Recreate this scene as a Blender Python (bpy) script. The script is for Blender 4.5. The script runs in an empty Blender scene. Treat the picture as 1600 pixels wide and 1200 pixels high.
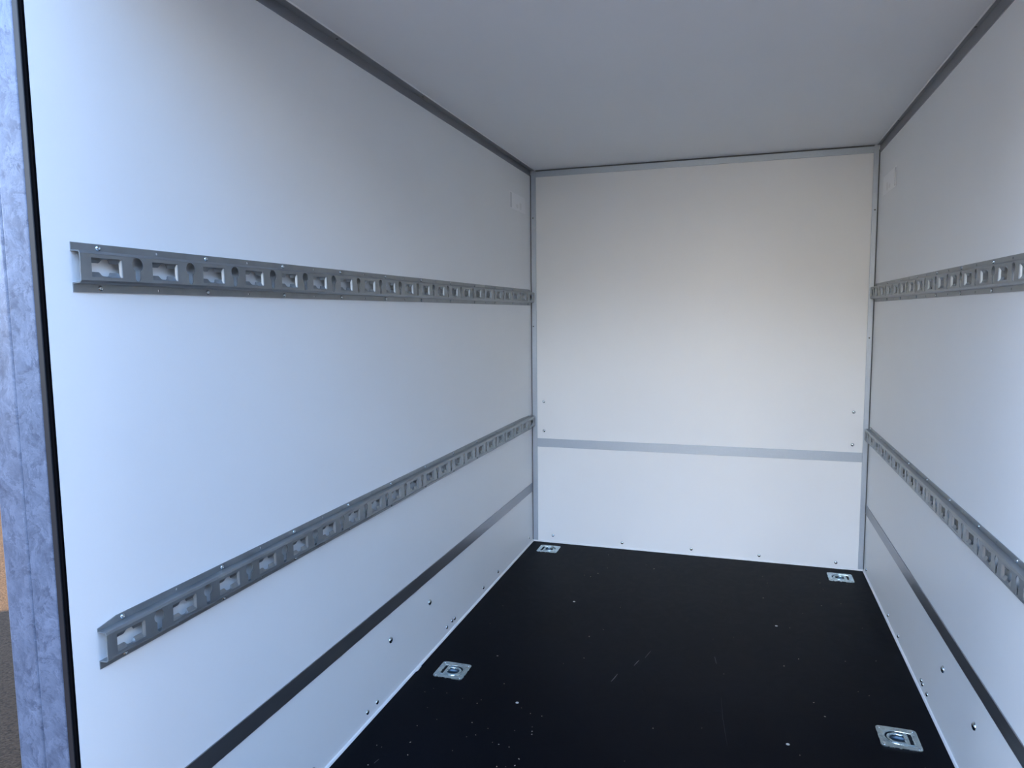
import bpy, bmesh, math, random
from math import radians as R, sin, cos, pi
from mathutils import Vector, Matrix
from mathutils.geometry import delaunay_2d_cdt
random.seed(4)
scene = bpy.context.scene
COL = scene.collection

# ---------------------------------------------------------------- camera
W, H, L = 1.495, 1.80, 2.517          # inner width, height, length of the box (back wall is y = 0)
cam_d = bpy.data.cameras.new('camera')
cam = bpy.data.objects.new('camera', cam_d)
COL.objects.link(cam)
cam_d.sensor_width = 36.0
cam_d.lens = 1102.39 / 1600 * 36.0
cam_d.clip_start = 0.02
rt = Vector((0.95174807, 0.30669409, -0.01069337))
up = Vector((-0.02003583, 0.09687172, 0.99509519))
fw = Vector((-0.3062257, 0.94686567, -0.09834234))
m = Matrix((rt, up, -fw)).transposed().to_4x4()
m.translation = Vector((0.96302, -3.29128, 1.12460))
cam.matrix_world = m
scene.camera = cam

# ---------------------------------------------------------------- sky, sun, exposure
SUN_EL, SUN_AZ = 38.0, 78.0            # azimuth from +y towards +x: the sun stands right of the trailer, slightly behind it
world = bpy.data.worlds.new('sky')
scene.world = world
world.use_nodes = True
nt = world.node_tree
nt.nodes.clear()
wo = nt.nodes.new('ShaderNodeOutputWorld')
bg = nt.nodes.new('ShaderNodeBackground')
# hazy clear sky: bright, nearly white towards the horizon, deepening to blue overhead, the same all round
wtc = nt.nodes.new('ShaderNodeTexCoord')
wsp = nt.nodes.new('ShaderNodeSeparateXYZ')
wrp = nt.nodes.new('ShaderNodeValToRGB')
wrp.color_ramp.interpolation = 'EASE'
SKY = [(0.0, (0.18, 0.18, 0.19)), (0.10, (0.53, 0.57, 0.63)), (0.22, (0.62, 0.71, 0.84)), (0.48, (0.175, 0.31, 0.56)), (1.0, (0.03, 0.07, 0.17))]
while len(wrp.color_ramp.elements) < len(SKY):
    wrp.color_ramp.elements.new(0.5)
for e_, (p_, c_) in zip(wrp.color_ramp.elements, SKY):
    e_.position = p_; e_.color = (*c_, 1)
nt.links.new(wtc.outputs['Generated'], wsp.inputs[0])
nt.links.new(wsp.outputs['Z'], wrp.inputs[0])
nt.links.new(wrp.outputs[0], bg.inputs[0])
bg.inputs[1].default_value = 8.0
nt.links.new(bg.outputs[0], wo.inputs[0])
sd = bpy.data.lights.new('sun', 'SUN')
sd.energy = 24.0
sd.angle = R(0.6)
sd.color = (1.0, 0.89, 0.66)
sun = bpy.data.objects.new('sun', sd)
COL.objects.link(sun)
sdir = Vector((sin(R(SUN_AZ)) * cos(R(SUN_EL)), cos(R(SUN_AZ)) * cos(R(SUN_EL)), sin(R(SUN_EL))))
sun.rotation_euler = sdir.to_track_quat('Z', 'Y').to_euler()
sun.location = sdir * 20
vs = scene.view_settings
vs.view_transform = 'Standard'
vs.look = 'None'
vs.gamma = 1.0
vs.use_curve_mapping = False
vs.exposure = 0.92
scene.cycles.max_bounces = 12
scene.cycles.diffuse_bounces = 8
scene.cycles.glossy_bounces = 6

# ---------------------------------------------------------------- materials
def mat(name, col, rough=0.5, metal=0.0, spec=0.5, var=0.0, vscale=8.0, bump=0.0, bscale=200.0,
        rvar=0.0, stretch=(1, 1, 1), kind='noise', col2=None):
    mt = bpy.data.materials.new(name)
    mt.use_nodes = True
    n = mt.node_tree.nodes
    lk = mt.node_tree.links
    b = n['Principled BSDF']
    b.inputs['Base Color'].default_value = (*col, 1)
    b.inputs['Roughness'].default_value = rough
    b.inputs['Metallic'].default_value = metal
    b.inputs['Specular IOR Level'].default_value = spec
    tc = n.new('ShaderNodeTexCoord')
    mp = n.new('ShaderNodeMapping')
    mp.inputs['Scale'].default_value = stretch
    lk.new(tc.outputs['Object'], mp.inputs[0])
    if var or col2:
        t = n.new('ShaderNodeTexNoise')
        t.inputs['Scale'].default_value = vscale
        t.inputs['Detail'].default_value = 6
        lk.new(mp.outputs[0], t.inputs['Vector'])
        rp = n.new('ShaderNodeValToRGB')
        rp.color_ramp.elements[0].position = 0.3
        rp.color_ramp.elements[1].position = 0.7
        c0 = col2 or tuple(c * (1 - var) for c in col)
        rp.color_ramp.elements[0].color = (*c0, 1)
        rp.color_ramp.elements[1].color = (*col, 1)
        lk.new(t.outputs['Fac'], rp.inputs[0])
        lk.new(rp.outputs[0], b.inputs['Base Color'])
        if rvar:
            mr = n.new('ShaderNodeMapRange')
            mr.inputs['From Min'].default_value = 0.3
            mr.inputs['From Max'].default_value = 0.7
            mr.inputs['To Min'].default_value = rough - rvar
            mr.inputs['To Max'].default_value = rough + rvar
            lk.new(t.outputs['Fac'], mr.inputs[0])
            lk.new(mr.outputs[0], b.inputs['Roughness'])
    if bump:
        t2 = n.new('ShaderNodeTexNoise')
        t2.inputs['Scale'].default_value = bscale
        t2.inputs['Detail'].default_value = 3
        lk.new(mp.outputs[0], t2.inputs['Vector'])
        bp = n.new('ShaderNodeBump')
        bp.inputs['Strength'].default_value = bump
        bp.inputs['Distance'].default_value = 0.001
        lk.new(t2.outputs['Fac'], bp.inputs['Height'])
        lk.new(bp.outputs[0], b.inputs['Normal'])
    return mt

M_WALL = mat('white_panel', (0.87, 0.875, 0.87), rough=0.45, spec=0.4, var=0.02, vscale=3, bump=0.12, bscale=350)
M_CEIL = mat('white_roof_panel', (0.86, 0.87, 0.885), rough=0.5, spec=0.35, var=0.02, vscale=3, bump=0.1, bscale=350)
M_ALU = mat('anodised_aluminium', (0.31, 0.32, 0.345), rough=0.36, metal=0.9, var=0.06, vscale=6, bump=0.05,
            bscale=60, stretch=(20, 1, 20))
M_ALUB = mat('aluminium_lit_back', (0.47, 0.53, 0.60), rough=0.45, metal=0.6, var=0.05, vscale=6, bump=0.05,
             bscale=60, stretch=(20, 1, 20))  # lighter, bluer copy for the back trims, with sky reflection put into the colour
M_RAIL = mat('zinc_rail', (0.36, 0.385, 0.40), rough=0.42, metal=0.85, var=0.16, vscale=30, rvar=0.06, bump=0.08, bscale=500)
M_BOLT = mat('bright_zinc', (0.55, 0.60, 0.63), rough=0.14, metal=1.0)
M_PLATE = mat('zinc_plate', (0.56, 0.67, 0.70), rough=0.27, metal=1.0, var=0.12, vscale=60, rvar=0.06)
M_PAN = mat('zinc_recess_shade', (0.09, 0.125, 0.155), rough=0.38, metal=0.95, var=0.3, vscale=70)  # darkened for the lashing pans: shade of the recess put into the colour
M_DARK = mat('slot_shade', (0.012, 0.013, 0.015), rough=0.7)
M_RUBBER = mat('black_rubber', (0.012, 0.014, 0.018), rough=0.45, spec=0.35)
M_BLACK = mat('matt_black_recess', (0.0015, 0.0015, 0.0022), rough=0.95, spec=0.05)  # for the seal groove: shade of the recess put in as near-black
M_SEAL = mat('white_sealant', (0.80, 0.80, 0.80), rough=0.4)
M_GREYSEAL = mat('dark_joint', (0.10, 0.105, 0.11), rough=0.6)
M_STICK = mat('white_label', (0.94, 0.94, 0.94), rough=0.28, spec=0.6)
M_STRIPE = mat('white_label_band', (0.96, 0.96, 0.96), rough=0.12, spec=1.0)
M_MARK = mat('pale_grey_print', (0.82, 0.82, 0.81), rough=0.35)
M_CRUMB = mat('pale_crumb', (0.45, 0.38, 0.30), rough=0.8)
M_BOUNCE = mat('pale_bounce', (0.56, 0.52, 0.47), rough=0.9, var=0.08, vscale=2)
M_BLOCKER = mat('dark_blocker', (0.07, 0.075, 0.08), rough=0.7, var=0.2, vscale=2)
M_OUT = mat('outer_white_skin', (0.7, 0.7, 0.7), rough=0.4)

# galvanised steel with spangle
M_GALV = bpy.data.materials.new('galvanised_steel')
M_GALV.use_nodes = True
n = M_GALV.node_tree.nodes; lk = M_GALV.node_tree.links
b = n['Principled BSDF']
tc = n.new('ShaderNodeTexCoord')
ns = n.new('ShaderNodeTexNoise'); ns.inputs['Scale'].default_value = 26; ns.inputs['Detail'].default_value = 8
ns.inputs['Roughness'].default_value = 0.75; ns.inputs['Distortion'].default_value = 0.5
vo = n.new('ShaderNodeTexVoronoi'); vo.inputs['Scale'].default_value = 95
mxv = n.new('ShaderNodeMixRGB'); mxv.inputs[0].default_value = 0.10
lk.new(tc.outputs['Object'], ns.inputs['Vector']); lk.new(tc.outputs['Object'], mxv.inputs[1])
lk.new(ns.outputs['Color'], mxv.inputs[2]); lk.new(mxv.outputs[0], vo.inputs['Vector'])
ad = n.new('ShaderNodeMath'); ad.operation = 'MULTIPLY_ADD'; ad.inputs[1].default_value = 0.22
sp = n.new('ShaderNodeSeparateColor'); lk.new(vo.outputs['Color'], sp.inputs[0])
lk.new(sp.outputs[0], ad.inputs[0]); lk.new(ns.outputs['Fac'], ad.inputs[2])
rp = n.new('ShaderNodeValToRGB')
rp.color_ramp.elements[0].position = 0.38; rp.color_ramp.elements[0].color = (0.065, 0.085, 0.135, 1)
rp.color_ramp.elements[1].position = 0.85; rp.color_ramp.elements[1].color = (0.19, 0.235, 0.33, 1)
lk.new(ad.outputs[0], rp.inputs[0]); lk.new(rp.outputs[0], b.inputs['Base Color'])
mr = n.new('ShaderNodeMapRange'); mr.inputs['To Min'].default_value = 0.28; mr.inputs['To Max'].default_value = 0.5
lk.new(ns.outputs['Fac'], mr.inputs[0]); lk.new(mr.outputs[0], b.inputs['Roughness'])
b.inputs['Metallic'].default_value = 0.32; b.inputs['Specular IOR Level'].default_value = 0.25
bp = n.new('ShaderNodeBump'); bp.inputs['Strength'].default_value = 0.35; bp.inputs['Distance'].default_value = 0.002
lk.new(ad.outputs[0], bp.inputs['Height']); lk.new(bp.outputs[0], b.inputs['Normal'])

# floor: dark phenolic ply, with drag marks, scuffs and fine scratches
M_FLOOR = bpy.data.materials.new('black_film_plywood')
M_FLOOR.use_nodes = True
n = M_FLOOR.node_tree.nodes; lk = M_FLOOR.node_tree.links
b = n['Principled BSDF']
tc = n.new('ShaderNodeTexCoord')
n1 = n.new('ShaderNodeTexNoise'); n1.inputs['Scale'].default_value = 2.2; n1.inputs['Detail'].default_value = 5
mp = n.new('ShaderNodeMapping'); mp.inputs['Scale'].default_value = (1, 1, 1)
lk.new(tc.outputs['Object'], mp.inputs[0]); lk.new(mp.outputs[0], n1.inputs['Vector'])
n2 = n.new('ShaderNodeTexNoise'); n2.inputs['Scale'].default_value = 9; n2.inputs['Detail'].default_value = 8
n2.inputs['Distortion'].default_value = 3.5; n2.inputs['Roughness'].default_value = 0.65
lk.new(mp.outputs[0], n2.inputs['Vector'])
r1 = n.new('ShaderNodeValToRGB')
r1.color_ramp.elements[0].position = 0.35; r1.color_ramp.elements[0].color = (0.0006, 0.0010, 0.0026, 1)
r1.color_ramp.elements[1].position = 0.75; r1.color_ramp.elements[1].color = (0.0016, 0.0022, 0.0045, 1)
lk.new(n1.outputs['Fac'], r1.inputs[0])
r2 = n.new('ShaderNodeValToRGB')
r2.color_ramp.elements[0].position = 0.60; r2.color_ramp.elements[0].color = (0, 0, 0, 1)
r2.color_ramp.elements[1].position = 0.74; r2.color_ramp.elements[1].color = (0.0050, 0.0055, 0.0065, 1)
lk.new(n2.outputs['Fac'], r2.inputs[0])
ms = n.new('ShaderNodeMath'); ms.operation = 'GREATER_THAN'; ms.inputs[1].default_value = 0.5
am = n.new('ShaderNodeMixRGB'); am.blend_type = 'ADD'; am.inputs[0].default_value = 1
lk.new(r1.outputs[0], am.inputs[1]); lk.new(r2.outputs[0], am.inputs[2]); lk.new(am.outputs[0], b.inputs['Base Color'])
mr = n.new('ShaderNodeMapRange'); mr.inputs['To Min'].default_value = 0.38; mr.inputs['To Max'].default_value = 0.55
lk.new(n2.outputs['Fac'], mr.inputs[0]); lk.new(mr.outputs[0], b.inputs['Roughness'])
b.inputs['Specular IOR Level'].default_value = 0.05
n3 = n.new('ShaderNodeTexNoise'); n3.inputs['Scale'].default_value = 420
lk.new(tc.outputs['Object'], n3.inputs['Vector'])
bp = n.new('ShaderNodeBump'); bp.inputs['Strength'].default_value = 0.25; bp.inputs['Distance'].default_value = 0.001
lk.new(n3.outputs['Fac'], bp.inputs['Height']); lk.new(bp.outputs[0], b.inputs['Normal'])

# asphalt
M_ASPH = mat('asphalt', (0.055, 0.032, 0.018), rough=0.95, spec=0.08, col2=(0.020, 0.012, 0.007), vscale=90, bump=1.0, bscale=120)
M_ASPH.node_tree.nodes['Bump'].inputs['Distance'].default_value = 0.012

# ---------------------------------------------------------------- mesh helpers
def add_box(bm, x0, x1, y0, y1, z0, z1):
    v = [bm.verts.new((x, y, z)) for z in (z0, z1) for y in (y0, y1) for x in (x0, x1)]
    for f in ((0, 2, 3, 1), (4, 5, 7, 6), (0, 1, 5, 4), (2, 6, 7, 3), (0, 4, 6, 2), (1, 3, 7, 5)):
        bm.faces.new([v[i] for i in f])

def bevel_all(bm, w, seg=2):
    bmesh.ops.bevel(bm, geom=bm.edges[:], offset=w, segments=seg, affect='EDGES', profile=0.5)

def add_lathe(bm, prof, seg=16, mtx=Matrix.Identity(4)):
    """prof: [(r, h)] revolved about local z"""
    rings = []
    for r_, h in prof:
        if r_ < 1e-6:
            rings.append([bm.verts.new(mtx @ Vector((0, 0, h)))])
        else:
            rings.append([bm.verts.new(mtx @ Vector((r_ * cos(2 * pi * i / seg), r_ * sin(2 * pi * i / seg), h))) for i in range(seg)])
    for a, c in zip(rings, rings[1:]):
        for i in range(seg):
            j = (i + 1) % seg
            if len(a) == 1 and len(c) > 1: bm.faces.new((a[0], c[i], c[j]))
            elif len(c) == 1 and len(a) > 1: bm.faces.new((a[i], a[j], c[0]))
            elif len(a) > 1: bm.faces.new((a[i], a[j], c[j], c[i]))

def add_tube(bm, pts, rad, seg=10, closed=False):
    pts = [Vector(p) for p in pts]
    n_ = len(pts)
    rings = []
    for i, p in enumerate(pts):
        a = pts[(i - 1) % n_] if closed or i > 0 else p
        c = pts[(i + 1) % n_] if closed or i < n_ - 1 else p
        t = (c - a).normalized()
        s = t.cross(Vector((0, 0, 1)))
        if s.length < 1e-4: s = Vector((1, 0, 0))
        s.normalize(); q = s.cross(t)
        rings.append([bm.verts.new(p + rad * (cos(2 * pi * k / seg) * s + sin(2 * pi * k / seg) * q)) for k in range(seg)])
    rng = range(n_) if closed else range(n_ - 1)
    for i in rng:
        a, c = rings[i], rings[(i + 1) % n_]
        for k in range(seg):
            j = (k + 1) % seg
            bm.faces.new((a[k], a[j], c[j], c[k]))
    if not closed:
        bm.faces.new(rings[0]); bm.faces.new(rings[-1][::-1])

def in_poly(p, poly):
    x, y = p; c = False
    j = len(poly) - 1
    for i in range(len(poly)):
        xi, yi = poly[i]; xj, yj = poly[j]
        if (yi > y) != (yj > y) and x < (xj - xi) * (y - yi) / (yj - yi) + xi: c = not c
        j = i
    return c

def add_plate(bm, outer, holes, place, t):
    """flat plate with holes; place(u, v, w) -> xyz, w in (0, -t) is the depth behind the face"""
    co, ed = [], []
    loops = [outer] + holes
    for lp in loops:
        s = len(co)
        co += [Vector(p) for p in lp]
        ed += [(s + i, s + (i + 1) % len(lp)) for i in range(len(lp))]
    vv, ee, ff, *_ = delaunay_2d_cdt(co, ed, [], 0, 1e-7)
    top = {}
    bot = {}
    def g(d, i, w):
        if i not in d: d[i] = bm.verts.new(place(vv[i].x, vv[i].y, w))
        return d[i]
    cnt = {}
    for f in ff:
        cx_ = sum(vv[i].x for i in f) / len(f); cy_ = sum(vv[i].y for i in f) / len(f)
        if not in_poly((cx_, cy_), outer) or any(in_poly((cx_, cy_), h) for h in holes): continue
        bm.faces.new([g(top, i, 0.0) for i in f])
        bm.faces.new([g(bot, i, -t) for i in reversed(f)])
        for k in range(len(f)):
            a, c = f[k], f[(k + 1) % len(f)]
            cnt[(a, c)] = cnt.get((a, c), 0) + 1
    for (a, c) in cnt:
        if (c, a) not in cnt:
            bm.faces.new((top[c], top[a], bot[a], bot[c]))

def circ(cx_, cy_, r_, n_=12, a0=0.0, a1=2 * pi):
    full = abs(a1 - a0 - 2 * pi) < 1e-6
    k = n_ if full else n_ + 1
    return [(cx_ + r_ * cos(a0 + (a1 - a0) * i / n_), cy_ + r_ * sin(a0 + (a1 - a0) * i / n_)) for i in range(k)]

def round_rect(x0, x1, y0, y1, r_, n_=4):
    p = []
    for cx_, cy_, a in ((x1 - r_, y1 - r_, 0), (x0 + r_, y1 - r_, pi / 2), (x0 + r_, y0 + r_, pi), (x1 - r_, y0 + r_, 1.5 * pi)):
        p += circ(cx_, cy_, r_, n_, a, a + pi / 2)
    return p

def build(name, bm, material, parent=None, smooth=False, recalc=True, loc=(0, 0, 0)):
    if recalc: bmesh.ops.recalc_face_normals(bm, faces=bm.faces[:])
    me = bpy.data.meshes.new(name)
    bm.to_mesh(me); bm.free()
    me.materials.append(material)
    if smooth:
        me.polygons.foreach_set('use_smooth', [True] * len(me.polygons))
    o = bpy.data.objects.new(name, me)
    COL.objects.link(o)
    o.location = loc
    if parent: o.parent = parent
    return o

def share(name, mesh, loc, rot=(0, 0, 0), parent=None, scale=1.0):
    o = bpy.data.objects.new(name, mesh)
    COL.objects.link(o)
    o.location = loc; o.rotation_euler = rot; o.scale = (scale,) * 3
    if parent: o.parent = parent
    return o

def box(name, x0, x1, y0, y1, z0, z1, material, parent=None, bev=0.0, seg=2):
    bm = bmesh.new(); add_box(bm, x0, x1, y0, y1, z0, z1)
    if bev: bevel_all(bm, bev, seg)
    return build(name, bm, material, parent)

def struct(o, label=None):
    o['kind'] = 'structure'
    if label: o['label'] = label
    return o

def thing(name, label, cat, loc=(0, 0, 0), group=None):
    o = bpy.data.objects.new(name, None); COL.objects.link(o)
    o.empty_display_size = 0.05
    o.location = loc; o['label'] = label; o['category'] = cat
    if group: o['group'] = group
    return o

def extrude_profile(bm, prof, axis, a0, a1):
    """closed 2D profile pulled along an axis: 'z' takes (x,y); 'y' takes (x,z); 'x' takes (y,z)"""
    def P(u, v, w):
        return {'z': (u, v, w), 'y': (u, w, v), 'x': (w, u, v)}[axis]
    A = [bm.verts.new(P(u, v, a0)) for u, v in prof]
    B = [bm.verts.new(P(u, v, a1)) for u, v in prof]
    k = len(prof)
    for i in range(k):
        j = (i + 1) % k
        bm.faces.new((A[i], A[j], B[j], B[i]))
    bm.faces.new(A[::-1]); bm.faces.new(B)

# ---------------------------------------------------------------- the box (room shell)
T = 0.018
TF = 0.035
NEAR = -L
wl = struct(box('wall_left', -T, 0, NEAR + 0.003, T, -TF, H + T, M_WALL), 'white panelled left wall of the cargo box')
wr = struct(box('wall_right', W, W + T, NEAR + 0.003, T, -TF, H + T, M_WALL), 'white panelled right wall of the cargo box')
wb = struct(box('wall_back', 0, W, 0, T, -TF, H + T, M_WALL), 'white end wall of the cargo box')
ce = struct(box('ceiling', 0, W, NEAR + 0.003, 0, H, H + T, M_CEIL), 'pale grey ceiling of the cargo box')

# floor with cut-outs for the lashing pans
PANS = [(0.1155, -1.316, 1), (0.1085, -0.104, 1), (W - 0.1125, -1.307, -1), (W - 0.107, -0.117, -1)]
bm = bmesh.new()
add_plate(bm, [(0, NEAR + 0.003), (W, NEAR + 0.003), (W, 0), (0, 0)],
          [round_rect(px - 0.040, px + 0.040, py - 0.038, py + 0.038, 0.01) for px, py, s in PANS],
          lambda u, v, w: (u, v, w), 0.030)
fl = struct(build('floor', bm, M_FLOOR), 'black film-faced plywood floor of the cargo box')

# ground outside: one wide asphalt surface
bm = bmesh.new()
add_box(bm, -60, 60, -60, 60, -0.60, -0.47)
gr = struct(build('ground', bm, M_ASPH), 'asphalt outside the trailer, sunlit in the distance')
gr['label'] = 'brown-grey asphalt seen outside beyond the galvanised post'

# added unseen pale wall behind the camera, bouncing sunlight onto the back wall
bm = bmesh.new()
add_box(bm, -11, 11, -0.2, 0.2, -0.5, 6.2)
yw_ = struct(build('wall_added_outside', bm, M_BOUNCE), 'added unseen pale wall that bounces sunlight into the box')
yw_.location = (-5.0, -21.0, 0)
yw_.rotation_euler = (0, 0, R(-28))
# added unseen dark blocks on both sides, cutting oblique sky light
for i_, (xa, xb, ya, yb, hh) in enumerate(((-8.5, -5.5, -18.0, -8.5, 5.0), (4.6, 8.0, -17.0, -3.2, 3.8))):
    bm = bmesh.new(); add_box(bm, xa, xb, ya, yb, -0.5, hh)
    struct(build('wall_added_outside', bm, M_BLOCKER), 'added unseen dark block that cuts sky light from the side')

# ---------------------------------------------------------------- aluminium trims
def trim(i, x0, x1, y0, y1, z0, z1, label, bev=0.0006):
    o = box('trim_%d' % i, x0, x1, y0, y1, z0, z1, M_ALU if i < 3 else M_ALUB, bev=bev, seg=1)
    return struct(o, label)
t3 = 0.003
trim(1, 0.0, t3, NEAR + 0.003, -0.002, 0.2535, 0.2960, 'flat aluminium strip low along the left wall')
trim(2, W - t3, W, NEAR + 0.003, -0.002, 0.2535, 0.2945, 'flat aluminium strip low along the right wall')
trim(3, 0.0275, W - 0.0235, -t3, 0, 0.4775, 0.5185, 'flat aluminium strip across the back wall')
# upright corner trims on the back wall, with a dark joint to the side wall
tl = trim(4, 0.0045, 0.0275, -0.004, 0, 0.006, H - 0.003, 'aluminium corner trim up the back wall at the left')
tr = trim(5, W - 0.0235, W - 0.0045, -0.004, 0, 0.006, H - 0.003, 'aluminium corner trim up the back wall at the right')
box('joint', 0.0, 0.0045, -0.0015, 0, 0.006, H - 0.02, M_GREYSEAL, tl)
box('joint', W - 0.0045, W, -0.0015, 0, 0.006, H - 0.02, M_GREYSEAL, tr)
# top trim of the back wall (a dark shadow joint runs above it)
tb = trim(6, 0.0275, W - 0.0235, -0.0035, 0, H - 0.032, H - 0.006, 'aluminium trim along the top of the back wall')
box('joint', 0.02, W - 0.02, -0.0012, 0, H - 0.006, H, M_GREYSEAL, tb)

def angle_trim(i, side, label):
    s = 1 if side == 'l' else -1
    x0 = 0 if side == 'l' else W
    fw_, fh = (0.0245, 0.026) if side == 'l' else (0.013, 0.034)
    p = [(0, 0), (fw_, 0), (fw_, -0.0022), (0.0022, -0.0022), (0.0022, -fh), (0, -fh)]
    prof = [(x0 + s * u, H + v) for u, v in p]
    bm = bmesh.new()
    extrude_profile(bm, prof, 'y', NEAR + 0.003, -0.0045)
    o = struct(build('trim_%d' % i, bm, M_ALU), label)
    bm = bmesh.new()
    pb = [(x0 + s * u, H + v) for u, v in ((fw_, 0), (fw_ + 0.0030, 0), (fw_ + 0.0018, -0.0018), (fw_, -0.0024))]
    extrude_profile(bm, pb, 'y', NEAR + 0.003, -0.0045)
    build('sealant_bead', bm, M_SEAL, o)['label'] = 'thin white bead along the trim'
    return o
al = angle_trim(7, 'l', 'dark aluminium angle between the ceiling and the left wall')
ar = angle_trim(8, 'r', 'dark aluminium angle between the ceiling and the right wall')

# white skirting beads between the floor and the walls
def bead(nm, prof, axis, a0, a1, label):
    bm = bmesh.new(); extrude_profile(bm, prof, axis, a0, a1)
    return struct(build(nm, bm, M_SEAL), label)
q = 0.0060
arcs = [(q * 0.86, q * 0.45), (q * 0.6, q * 0.8), (q * 0.3, q * 0.98)]
bl = bead('baseboard_left', [(0, 0), (q, 0)] + arcs[::1] + [(0, q)], 'y', NEAR + 0.003, 0, 'white sealant bead at the foot of the left wall')
br = bead('baseboard_right', [(W, 0), (W - q, 0)] + [(W - u, v) for u, v in arcs] + [(W, q)], 'y', NEAR + 0.003, 0,
          'white sealant bead at the foot of the right wall')
bb = bead('baseboard_back', [(0, 0), (-q, 0)] + [(-u, v) for u, v in arcs] + [(0, q)], 'x', q, W - q,
          'white sealant bead at the foot of the back wall')
# a squeezed-out lump in the left bead
bm = bmesh.new()
bmesh.ops.create_icosphere(bm, subdivisions=2, radius=1)
for v in bm.verts:
    k = 1 + 0.25 * sin(v.co.y * 7 + v.co.x * 3)
    v.co = Vector((v.co.x * 0.0035 * k + 0.0065, v.co.y * 0.020 - 1.335, abs(v.co.z) * 0.0045 * k))
build('lump', bm, M_SEAL, bl, smooth=True)

# ---------------------------------------------------------------- bolts and rivets (dome heads)
def dome_mesh(name, r_, h, material, seg=16, flange=0.0):
    bm = bmesh.new()
    prof = [(r_, 0.0), (r_, h * 0.22)]
    for a in (20, 45, 68):
        prof.append((r_ * cos(R(a)), h * 0.22 + h * 0.78 * sin(R(a))))
    prof.append((0, h))
    add_lathe(bm, prof, seg)
    bmesh.ops.recalc_face_normals(bm, faces=bm.faces[:])
    me = bpy.data.meshes.new(name); bm.to_mesh(me); bm.free()
    me.materials.append(material)
    me.polygons.foreach_set('use_smooth', [True] * len(me.polygons))
    return me
ME_BOLT = dome_mesh('bolt', 0.0070, 0.0045, M_BOLT)
ME_BIG = dome_mesh('big_bolt', 0.0098, 0.0060, M_BOLT)
ME_RIV = dome_mesh('rivet', 0.0034, 0.0016, M_GREYSEAL, 12)
ME_FSC = dome_mesh('floor_screw', 0.0048, 0.0010, mat('worn_screw', (0.6, 0.6, 0.58), rough=0.4, metal=0.6), 12)
RL, RR, RB = (0, pi / 2, 0), (0, -pi / 2, 0), (pi / 2, 0, 0)
for x, z in ((0.0597, 0.70), (0.0604, 0.5565), (0.1029, 0.0345), (0.4447, 0.0285), (0.7666, 0.0275), (1.0649, 0.026),
             (1.3831, 0.0255), (1.4322, 0.6927), (1.432, 0.5513)):
    share('bolt', ME_BOLT, (x, 0, z), RB, wb)
for y, z, me in ((-0.0646, 0.036, ME_BOLT), (-0.5367, 0.033, ME_BOLT), (-0.7186, 0.032, ME_BOLT), (-1.0203, 0.0325, ME_BOLT),
                 (-1.0441, 0.034, ME_BOLT), (-1.0909, 0.030, ME_BOLT), (-1.229, 0.1768, ME_BIG), (-1.5049, 0.1729, ME_BIG),
                 (-1.5947, 0.030, ME_BOLT), (-1.6493, 0.030, ME_BOLT), (-1.912, 0.031, ME_BOLT)):
    share('bolt', me, (0, y, z), RL, wl)
for y, z, me in ((-0.0645, 0.028, ME_BOLT), (-0.5317, 0.0248, ME_BOLT), (-0.7068, 0.0244, ME_BOLT), (-1.0266, 0.0333, ME_BOLT),
                 (-1.0428, 0.0298, ME_BOLT), (-1.0958, 0.0268, ME_BOLT), (-1.2379, 0.1731, ME_BIG), (-1.5037, 0.1694, ME_BIG)):
    share('bolt', me, (W, y, z), RR, wr)
for o, x, z in ((tl, 0.0133, 1.579), (tl, 0.0115, 1.0651), (tr, W - 0.0125, 1.5378), (tr, W - 0.0145, 1.0095)):
    share('rivet', ME_RIV, (x, -0.004, z), RB, o)
for y in (-0.2, -1.2218, -1.7116, -2.2):
    share('rivet', ME_RIV, (0.0135, y, H - 0.0026), (pi, 0, 0), al)
for y in (-0.3958, -1.2684, -2.1):
    share('rivet', ME_RIV, (W - 0.0095, y, H - 0.0026), (pi, 0, 0), ar)
for x, y in ((0.3642, -0.6778), (1.1081, -0.6835), (0.3673, -1.4332), (1.1032, -1.418), (0.3655, -2.17), (1.1055, -2.16)):
    share('screw', ME_FSC, (x, y, 0), (0, 0, 0), fl)

# ---------------------------------------------------------------- anchor rails
PITCH = 0.1181
ME_RSC = None
def screw_mesh():
    bm = bmesh.new()
    add_lathe(bm, [(0.0046, 0), (0.0046, 0.0008), (0.0039, 0.0018), (0.0026, 0.0025), (0.0018, 0.0028), (0.0014, 0.0014), (0, 0.0012)], 14)
    bmesh.ops.recalc_face_normals(bm, faces=bm.faces[:])
    me = bpy.data.meshes.new('rail_screw'); bm.to_mesh(me); bm.free()
    me.materials.append(M_BOLT)
    me.polygons.foreach_set('use_smooth', [True] * len(me.polygons))
    return me
ME_RSC = screw_mesh()

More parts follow.
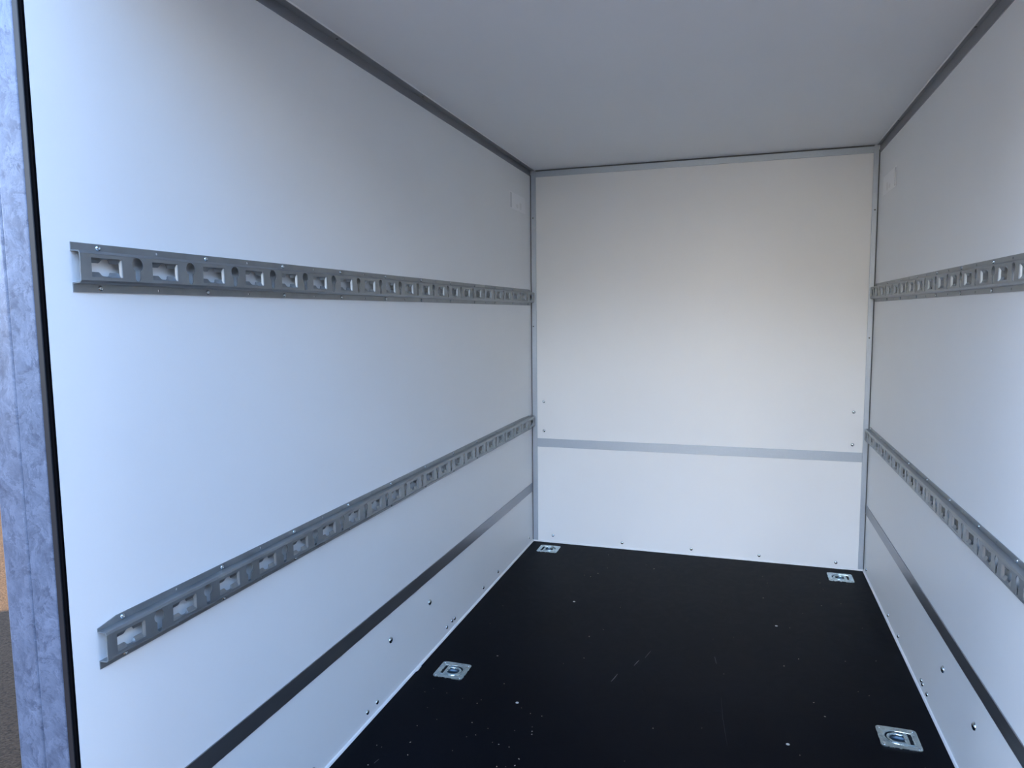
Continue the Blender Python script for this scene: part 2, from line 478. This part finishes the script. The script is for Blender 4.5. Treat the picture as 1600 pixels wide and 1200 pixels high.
def make_rail(label, side, zc, first, y_near=-2.470, y_far=-0.006, chamfer=(False, False)):
    s = 1 if side == 'l' else -1
    root = thing('anchor_rail', label, 'rail', (0 if side == 'l' else W, 0, zc), 'anchor rails screwed along the side walls')
    slots = [first + k * PITCH for k in range(21) if first + k * PITCH < y_far - 0.02]
    keys = [first + (k + 0.5) * PITCH for k in range(21) if first + (k + 0.5) * PITCH < y_far - 0.03]
    odd = [first + k * PITCH for k in range(1, 21, 2)]
    even = [first + k * PITCH for k in range(0, 21, 2) if first + k * PITCH < y_far - 0.02]
    bm = bmesh.new()
    th = 0.0016
    XF = 0.0190
    # front face, with a cross slot and a keyhole in every pitch
    holes = []
    for yc in slots:
        holes.append([(yc - 0.0285, 0.0145), (yc - 0.0285, -0.0140), (yc - 0.0280, -0.0145), (yc + 0.0280, -0.0145), (yc + 0.0285, -0.0140),
                      (yc + 0.0285, 0.0145), (yc + 0.0280, 0.0150), (yc - 0.0280, 0.0150)][::-1])
    for yc in keys:
        a = math.asin(0.0055 / 0.0112)
        h = circ(yc, 0.0086, 0.0112, 18, -pi / 2 + a, 1.5 * pi - a)
        h += circ(yc, -0.0130, 0.0055, 6, pi, 2 * pi)
        holes.append(h)
    zt, zb = 0.0212, -0.0200
    add_plate(bm, [(y_near, zb), (y_far, zb), (y_far, zt), (y_near, zt)], holes, lambda u, v, w: (s * (XF + w), u, v), th)
    # flanges lying on the wall, with plain holes between the screws
    def flange(z0, z1, chm):
        zc_ = (z0 + z1) / 2
        hs = [circ(y, zc_, 0.0026, 8) for y in odd if y < y_far - 0.02]
        o_ = [(y_near, z0), (y_far - 0.012, z0)]
        if chm[1]: o_ += [(y_far - 0.012, z1 - 0.005), (y_far - 0.17, z1)]
        else: o_ += [(y_far - 0.012, z1 - 0.004), (y_far - 0.03, z1)]
        if chm[0]: o_ += [(y_near + 0.036, z1), (y_near, z1 - 0.0075)]
        else: o_ += [(y_near, z1)]
        add_plate(bm, o_, hs, lambda u, v, w: (s * (0.0020 + w), u, v), 0.0016)
    flange(0.0255, 0.0375, chamfer)
    hs = [circ(y, -0.0315, 0.0026, 8) for y in odd if y < y_far - 0.02]
    add_plate(bm, [(y_near, -0.0375), (y_far - 0.012, -0.0375), (y_far - 0.012, -0.0250), (y_near, -0.0250)], hs,
              lambda u, v, w: (s * (0.0020 + w), u, v), 0.0016)
    for zr in (0.0207, -0.0194):
        extrude_profile(bm, [(s * (XF - 0.0004), zr - 0.0006), (s * (XF + 0.0005), zr), (s * (XF - 0.0004), zr + 0.0006)], 'y', y_near, y_far)
    # webs and sloped shoulders between flange and face
    def bar(p):
        extrude_profile(bm, [(s * x, z) for x, z in p], 'y', y_near, y_far)
    bar([(0.0004, 0.0258), (0.0004, 0.0242), (0.0135, 0.0234), (0.0152, 0.0222), (0.0162, 0.0240), (0.0145, 0.0250)])
    bar([(0.0152, 0.0224), (XF - th, zt), (XF, zt), (0.0166, 0.0246), (0.0150, 0.0248)])
    bar([(0.0004, -0.0252), (0.0004, -0.0236), (0.0145, -0.0222), (0.0158, -0.0212), (0.0170, -0.0226), (0.0154, -0.0240)])
    bar([(0.0158, -0.0210), (XF - th, zb), (XF, zb), (0.0170, -0.0232), (0.0157, -0.0236)])
    # tongues folded back from the slot edges, leaving a round seat in the middle
    for yc in slots:
        for e in (1, -1):
            ze = 0.0150 if e > 0 else -0.0145
            rows = []
            N = 26
            for j in range(N + 1):
                u = -0.0280 + 0.0530 * j / N
                au = abs(u + 0.001)
                t = 1.0 if au > 0.0088 else max(0.08, 1.0 - math.sqrt(max(0, 0.0088 ** 2 - au ** 2)) / 0.0088)
                rows.append([(XF - 0.0006, ze), (XF - 0.0030, ze - e * (0.0008 + 0.0022 * t)), (XF - 0.0036 - 0.0022 * t, ze - e * (0.0012 + 0.0068 * t)), yc + u])
            g = []
            for r_ in rows:
                line = [bm.verts.new((s * p[0], r_[3], p[1])) for p in r_[:3]]
                line += [bm.verts.new((s * (p[0] - 0.0010), r_[3], p[1] + e * 0.0008)) for p in reversed(r_[:3])]
                g.append(line)
            for a, c in zip(g, g[1:]):
                for k in range(6):
                    bm.faces.new((a[k], a[(k + 1) % 6], c[(k + 1) % 6], c[k]))
            bm.faces.new(g[0]); bm.faces.new(g[-1][::-1])
        # curled lips at both ends of the slot
        for e in (1, -1):
            pr = [(XF - 0.0004, yc + e * 0.0290), (XF - 0.0016, yc + e * 0.0277), (XF - 0.0050, yc + e * 0.0262),
                  (XF - 0.0058, yc + e * 0.0270), (XF - 0.0022, yc + e * 0.0287), (XF - 0.0012, yc + e * 0.0296)]
            extrude_profile(bm, [(s * x, y) for x, y in pr], 'z', -0.0135, 0.0140)
    # round the back of the keyholes: a short collar
    ch = build('channel', bm, M_RAIL, root)
    for y in even:
        for z in (0.0313, -0.0312):
            o = share('screw', ME_RSC, (s * 0.0020, y, z), (0, s * pi / 2, 0), root)
    return root

make_rail('perforated steel anchor rail along the left wall, the upper one', 'l', 1.203, -2.4225)
make_rail('perforated steel anchor rail along the left wall, the lower one', 'l', 0.6045, -2.4225, chamfer=(True, True))
make_rail('perforated steel anchor rail along the right wall, the upper one', 'r', 1.1970, -2.4075)
make_rail('perforated steel anchor rail along the right wall, the lower one', 'r', 0.5980, -2.4075)

# ---------------------------------------------------------------- recessed lashing rings
def d_shape(r_, xl, yh, n_=20):
    """round end towards +x, straight end at x = xl"""
    a = math.asin(yh / r_) if yh < r_ else pi / 2
    p = circ(0.004, 0, r_, n_, -pi + a + 0.25, pi - a - 0.25) if yh < r_ else circ(0.004, 0, r_, n_, -pi / 2, pi / 2)
    return [(xl, -yh)] + p + [(xl, yh)]

def make_ring(px, py, s, label):
    root = thing('lashing_ring', label, 'lashing ring', (px, py, 0), 'recessed lashing rings in the floor')
    X = lambda u, v, w: (s * u, v, w)
    bm = bmesh.new()
    hole = [(-0.034, -0.027)] + circ(0.004, 0, 0.031, 24, -pi / 2 - 0.0, pi / 2) + [(-0.034, 0.027)]
    outer = round_rect(-0.049, 0.049, -0.0485, 0.0485, 0.010, 5)
    add_plate(bm, outer, [hole], lambda u, v, w: (s * u, v, 0.0022 + w), 0.0021)
    # pressed rim around the recess
    rim = [(-0.034, -0.027)] + circ(0.004, 0, 0.031, 24, -pi / 2, pi / 2) + [(-0.034, 0.027)]
    add_tube(bm, [(s * u, v, 0.0019) for u, v in rim], 0.0022, 8, closed=True)
    build('plate', bm, M_PLATE, root)
    # pan below the plate: sloping wall down to a flat bottom with a deeper round seat
    bm = bmesh.new()
    def ring(k, z, cxs=0.0):
        return [bm.verts.new((s * (u * k + cxs), v * k, z)) for u, v in rim]
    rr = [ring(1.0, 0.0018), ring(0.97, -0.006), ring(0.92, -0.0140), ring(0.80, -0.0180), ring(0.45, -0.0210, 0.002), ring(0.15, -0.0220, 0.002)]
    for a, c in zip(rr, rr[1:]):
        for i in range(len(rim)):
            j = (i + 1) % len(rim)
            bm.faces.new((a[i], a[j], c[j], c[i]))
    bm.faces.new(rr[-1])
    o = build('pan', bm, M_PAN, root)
    for p in o.data.polygons: p.use_smooth = True
    # hinge strap holding the ring, next to the slot
    bm = bmesh.new()
    add_box(bm, min(s * -0.0245, s * -0.0135), max(s * -0.0245, s * -0.0135), -0.0262, 0.0262, -0.0060, 0.0022)
    bevel_all(bm, 0.0022, 3)
    build('strap', bm, M_PLATE, root)
    # slot behind the strap: solid block, its shade put in as black
    bm = bmesh.new()
    add_box(bm, min(s * -0.0328, s * -0.0250), max(s * -0.0328, s * -0.0250), -0.0250, 0.0250, -0.0100, -0.0030)
    o = build('slot', bm, M_DARK, root); o['label'] = 'black block for the shaded slot behind the hinge strap'
    # the ring itself, lying in the pan
    bm = bmesh.new()
    pts = [(-0.018, -0.0185)] + circ(0.004, 0, 0.0215, 22, -pi / 2 - 0.15, pi / 2 + 0.15) + [(-0.018, 0.0185)]
    add_tube(bm, [(s * u, v, -0.0015) for u, v in pts], 0.0044, 10, closed=True)
    o = build('ring', bm, M_PLATE, root)
    for p in o.data.polygons: p.use_smooth = True
    for u in (-0.040, 0.040):
        for v in (-0.0395, 0.0395):
            share('screw', ME_RSC, (s * u, v, 0.0020), (0, 0, random.random()), root, 0.85)
    return root
LAB = ['square zinc lashing plate with ring in the floor, near end of the left wall',
       'square zinc lashing plate with ring in the left back corner of the floor',
       'square zinc lashing plate with ring in the floor, near end of the right wall',
       'square zinc lashing plate with ring in the right back corner of the floor']
for (px, py, s), lb in zip(PANS, LAB):
    make_ring(px, py, s, lb)

# ---------------------------------------------------------------- pale labels near the back corners
def sticker(side, y0, y1, z0, z1, label):
    s = 1 if side == 'l' else -1
    xw = 0 if side == 'l' else W
    root = thing('sticker', label, 'sticker', (xw, (y0 + y1) / 2, (z0 + z1) / 2), 'white stickers on the side walls')
    w2, h2 = (y1 - y0) / 2, (z1 - z0) / 2
    def pl(nm, u0, u1, v0, v1, r_, x, material, lab=None):
        bm = bmesh.new()
        add_plate(bm, round_rect(u0, u1, v0, v1, r_), [], lambda u, v, w: (s * (x + w), u, v), 0.0006)
        o = build(nm, bm, material, root)
        if lab: o['label'] = lab
    pl('backing', -w2, w2, -h2, h2, 0.004, 0.0012, M_STICK)
    pl('band', -w2 + 0.006, -w2 + 0.030, -h2 + 0.004, h2 - 0.004, 0.003, 0.0017, M_STRIPE, 'brighter upright band at the near end')
    pl('printed_mark', -0.020, 0.010, -h2 + 0.012, -h2 + 0.028, 0.004, 0.0016, M_MARK, 'faint grey mark')
    pl('printed_mark', 0.030, 0.055, -h2 + 0.010, -h2 + 0.040, 0.004, 0.0016, M_MARK, 'faint grey mark')
sticker('l', -0.322, -0.091, 1.586, 1.658, 'pale rectangular sticker high on the left wall beside the back corner')
sticker('r', -0.355, -0.100, 1.577, 1.650, 'pale rectangular sticker high on the right wall beside the back corner')

# ---------------------------------------------------------------- post and seal at the open end, left side
post = thing('galvanised_post', 'spangled galvanised steel post at the open end beside the left wall', 'post', (-0.08, NEAR, -0.20))
def on_post(nm, prof, z0, z1, material, smooth=False):
    bm = bmesh.new()
    extrude_profile(bm, [(x + 0.08, y) for x, y in prof], 'z', z0, z1)
    o = build(nm, bm, material, post, loc=(0, 0, 0))
    return o
def post_profile(x0, x1, yf, yb, r_, n_=6):
    p = []
    for cx_, cy_, a in ((x0 + r_, yf + r_, pi), (x1 - r_, yf + r_, 1.5 * pi)):
        p += circ(cx_, cy_, r_, n_, a, a + pi / 2)
    return p + [(x1, yb), (x0, yb)]
on_post('tube', [(x_, y_ + max(0.0, (-0.0715 - x_)) * 0.12) for x_, y_ in post_profile(-0.139, -0.0715, 0.0, 0.060, 0.006)], -0.22, 2.09, M_GALV)
on_post('channel', post_profile(-0.0705, -0.0195, -0.0010, 0.060, 0.0032), -0.22, 2.09, M_GALV)

seal = thing('rubber_seal', 'black rubber seal between the galvanised post and the left wall', 'seal', (-0.0095, NEAR, 0))
bm = bmesh.new()
extrude_profile(bm, [(-0.0092, 0.0025), (0.0012, 0.0025), (0.0012, -0.0004), (0.0004, -0.0012), (-0.0086, -0.0012), (-0.0092, -0.0006)],
                'z', -0.03, H + T)
build('lip', bm, M_RUBBER, seal)
bm = bmesh.new()
extrude_profile(bm, [(0.0012, 0.0025), (0.0092, 0.0025), (0.0092, -0.0012), (0.0084, -0.0012), (0.0080, 0.0008), (0.0012, 0.0012)],
                'z', -0.03, H + T)
build('groove', bm, M_BLACK, seal)
# sill under the floor edge and lintel above, closing the shell
struct(box('trim_9', -0.14, W + 0.14, NEAR + 0.004, NEAR + 0.060, -0.12, -TF, M_GALV, bev=0.003), 'galvanised sill under the floor edge')
struct(box('trim_10', -T, W + T, NEAR + 0.004, NEAR + 0.060, H + T, H + T + 0.06, M_GALV, bev=0.003), 'galvanised lintel over the opening')

# ---------------------------------------------------------------- crumbs on the floor
bm = bmesh.new()
spots = [(random.uniform(0.05, W - 0.05), random.uniform(-2.4, -0.1)) for _ in range(80)]
spots += [(random.uniform(0.08, 0.5), random.uniform(-1.75, -1.4)) for _ in range(30)]
for x, y in spots:
    r_ = random.choice((0.0006, 0.0008, 0.0011, 0.0015))
    if any(abs(x - px) < 0.06 and abs(y - py) < 0.06 for px, py, _ in PANS): continue
    mt = Matrix.Translation((x, y, r_ * 0.4)) @ Matrix.Rotation(random.random() * 3, 4, 'Z') @ Matrix.Diagonal((random.uniform(1, 2.2), 1, 0.6, 1))
    bmesh.ops.create_icosphere(bm, subdivisions=1, radius=r_, matrix=mt)
cr = build('crumbs', bm, M_CRUMB)
cr['kind'] = 'stuff'; cr['label'] = 'tiny pale crumbs scattered over the black floor'; cr['category'] = 'debris'
# scratches in the floor film
M_SCR = mat('scratch', (0.11, 0.11, 0.12), rough=0.6)
def floor_pt(pts, w_, h=0.00025):
    bm = bmesh.new()
    pts = [Vector((x, y, 0)) for x, y in pts]
    A = []
    for i, p in enumerate(pts):
        t = (pts[min(i + 1, len(pts) - 1)] - pts[max(i - 1, 0)]).normalized()
        nrm = Vector((-t.y, t.x, 0))
        ww = w_ * sin(pi * (i + 0.4) / (len(pts) - 0.2))
        A.append((bm.verts.new(p + nrm * ww), bm.verts.new(p + Vector((0, 0, h))), bm.verts.new(p - nrm * ww)))
    for a, c in zip(A, A[1:]):
        bm.faces.new((a[0], a[1], c[1], c[0])); bm.faces.new((a[1], a[2], c[2], c[1]))
    o = build('scratch', bm, M_SCR, fl)
for pts, w_ in (([(0.608, -1.236), (0.614, -1.212), (0.619, -1.186)], 0.0012), ([(0.661, -1.118), (0.668, -1.090), (0.672, -1.078)], 0.0012),
                ([(0.688, -1.058), (0.694, -1.03), (0.7005, -1.0023)], 0.0005), ([(0.932, -1.234), (0.938, -1.336), (0.945, -1.40), (0.953, -1.47)], 0.00018),
                ([(0.105, -1.803), (0.1085, -1.785)], 0.0009), ([(0.905, -0.985), (0.912, -1.03)], 0.0006)):
    floor_pt(pts, w_)
